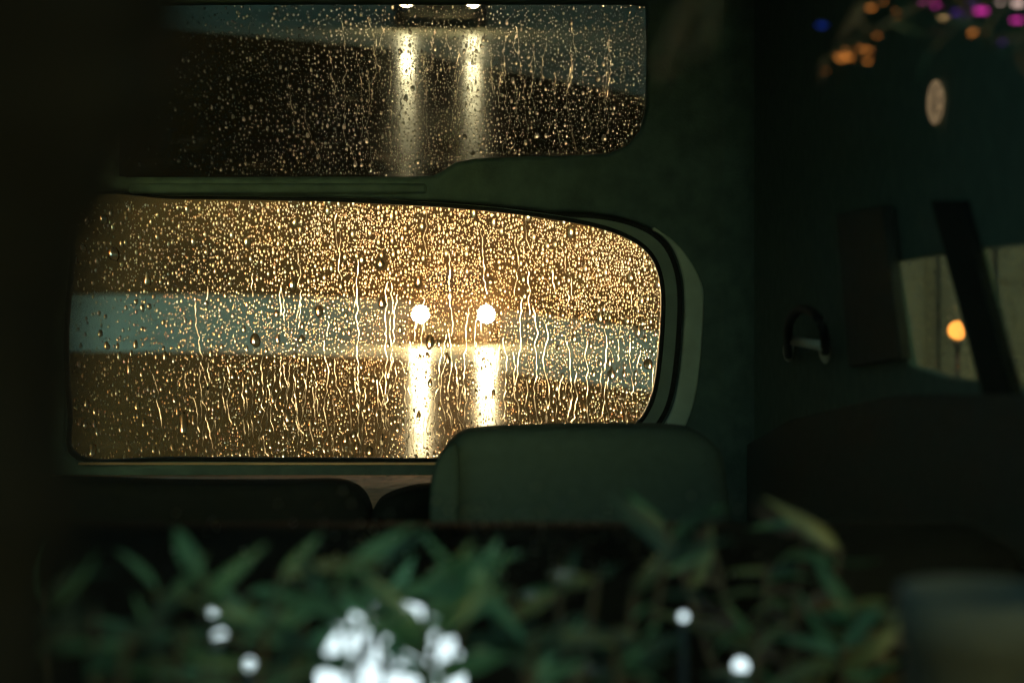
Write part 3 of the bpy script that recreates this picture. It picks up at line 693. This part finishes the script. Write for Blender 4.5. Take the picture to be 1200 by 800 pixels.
# ================================================================== TWIGS, AND ADDED BULBS STANDING IN FOR REFLECTED COLOURED LIGHTS
def twig(label, start, ends, Y, kinds, nleaf, Lpx):
    s = P(*start, Y); t = thing('branch', label, 'branch', s)
    for (ex, ey) in ends:
        e_ = P(ex, ey, Y + random.uniform(-.04, .04)); m_ = (s + e_) / 2 + Vector((0, 0, .012))
        pts = smooth_loop([s, m_, e_], 6, False); n = len(pts)
        tube_obj('twig', pts, [.003 * (1 - .7 * i / n) for i in range(n)], M['stem'], t, 6)
        for k in range(nleaf):
            f = random.uniform(.35, .999) * (n - 1); i = min(int(f), n - 2); p = pts[i].lerp(pts[i + 1], f - i)
            add_leaf(t, random.choice(kinds), p, Vector((random.uniform(-1, 1), random.uniform(-.4, .4), random.uniform(-1, .4))), Lpx * K * Y * random.uniform(.6, 1.2))
twig('dark leafy branch hanging in at the upper right among coloured lights', (1260, -60), [(1020, 40), (960, 75), (1090, 60), (1150, 40), (1190, 70), (1000, 10)], 1.28, ['leafd', 'leafd', 'leafb'], 8, 46)
twig('brownish blurred branch standing for a warm brown haze above the right end of the windows', (860, -40), [(790, 60), (765, 85), (820, 70)], .8, ['leafb', 'leafb', 'leafd'], 6, 36)  # leafy branch added in place of a warm brown haze
def flecks(cx, cy, sx, sy, n, r): return [(random.gauss(cx, sx), random.gauss(cy, sy), random.uniform(.6, 1.3) * r) for _ in range(n)]
FL = [('orange', (1.0, .33, .06), .42, flecks(988, 66, 7, 3, 5, 3.0) + flecks(1010, 57, 6, 4, 5, 2.6) + flecks(1035, 10, 10, 5, 4, 2.6) + flecks(1140, 38, 7, 2, 3, 3.4) + [(967, 84, 2.4), (1028, 42, 1.8), (1017, 72, 3)]),
      ('amber', (1.0, .62, .25), .8, [(1108, 21, 5), (1116, 23, 4)]),
      ('magenta', (1.0, .05, .55), .42, [(1090, 2, 8), (1098, 6, 6), (1150, 13, 6), (1192, 24, 5)]),
      ('violet', (.30, .06, .9), .14, [(1128, 16, 8), (1175, 50, 3), (1140, 4, 6)]),
      ('blue', (.03, .10, .9), .12, [(963, 30, 4)]),
      ('pale', (1.0, .7, .6), .5, [(1193, 4, 6), (1172, 3, 4)])]
NAMED = {(1108, 21): 'reflected amber light left of the violet glow', (1116, 23): 'reflected amber light touching the violet glow',
         (1090, 2): 'largest reflected magenta light at the very top edge', (1098, 6): 'reflected magenta light just right of the largest magenta one', (1150, 13): 'lone reflected magenta light right of the violet glow', (1192, 24): 'reflected magenta light nearest the right edge',
         (1128, 16): 'broad reflected violet light in the middle of the coloured cluster', (1175, 50): 'lowest reflected violet light near the right edge', (1140, 4): 'reflected violet light at the top edge beside the magenta one',
         (963, 30): 'lone reflected blue light left of the orange cluster', (1193, 4): 'reflected pale pink light in the top right corner', (1172, 3): 'small reflected pale pink light left of the corner one'}
for (cn, col, st, spots) in FL:
    mm = emat(cn + '_light', col, st)
    for (px, py, r) in spots:
        Y = 1.36; p = P(px, py, Y); rr_ = r * K * Y * .85
        t = thing('reflected_light', NAMED.get((px, py)) if cn != 'orange' else ('tiny reflected orange light in the cluster left of the branch tip' if px < 1027 else 'tiny reflected orange light near the top edge between dark leaves'), 'fairy light', p, 'coloured light reflections at the upper right')
        ball('bulb', p, rr_, mm, t, (random.uniform(1.0, 2.0), 1, random.uniform(.4, .75)), 12)
        tube_obj('socket', [p + Vector((0, 0, rr_ * .5)), p + Vector((0, 0, rr_ * 1.3))], rr_ * .35, M['rubber'], t, 8)
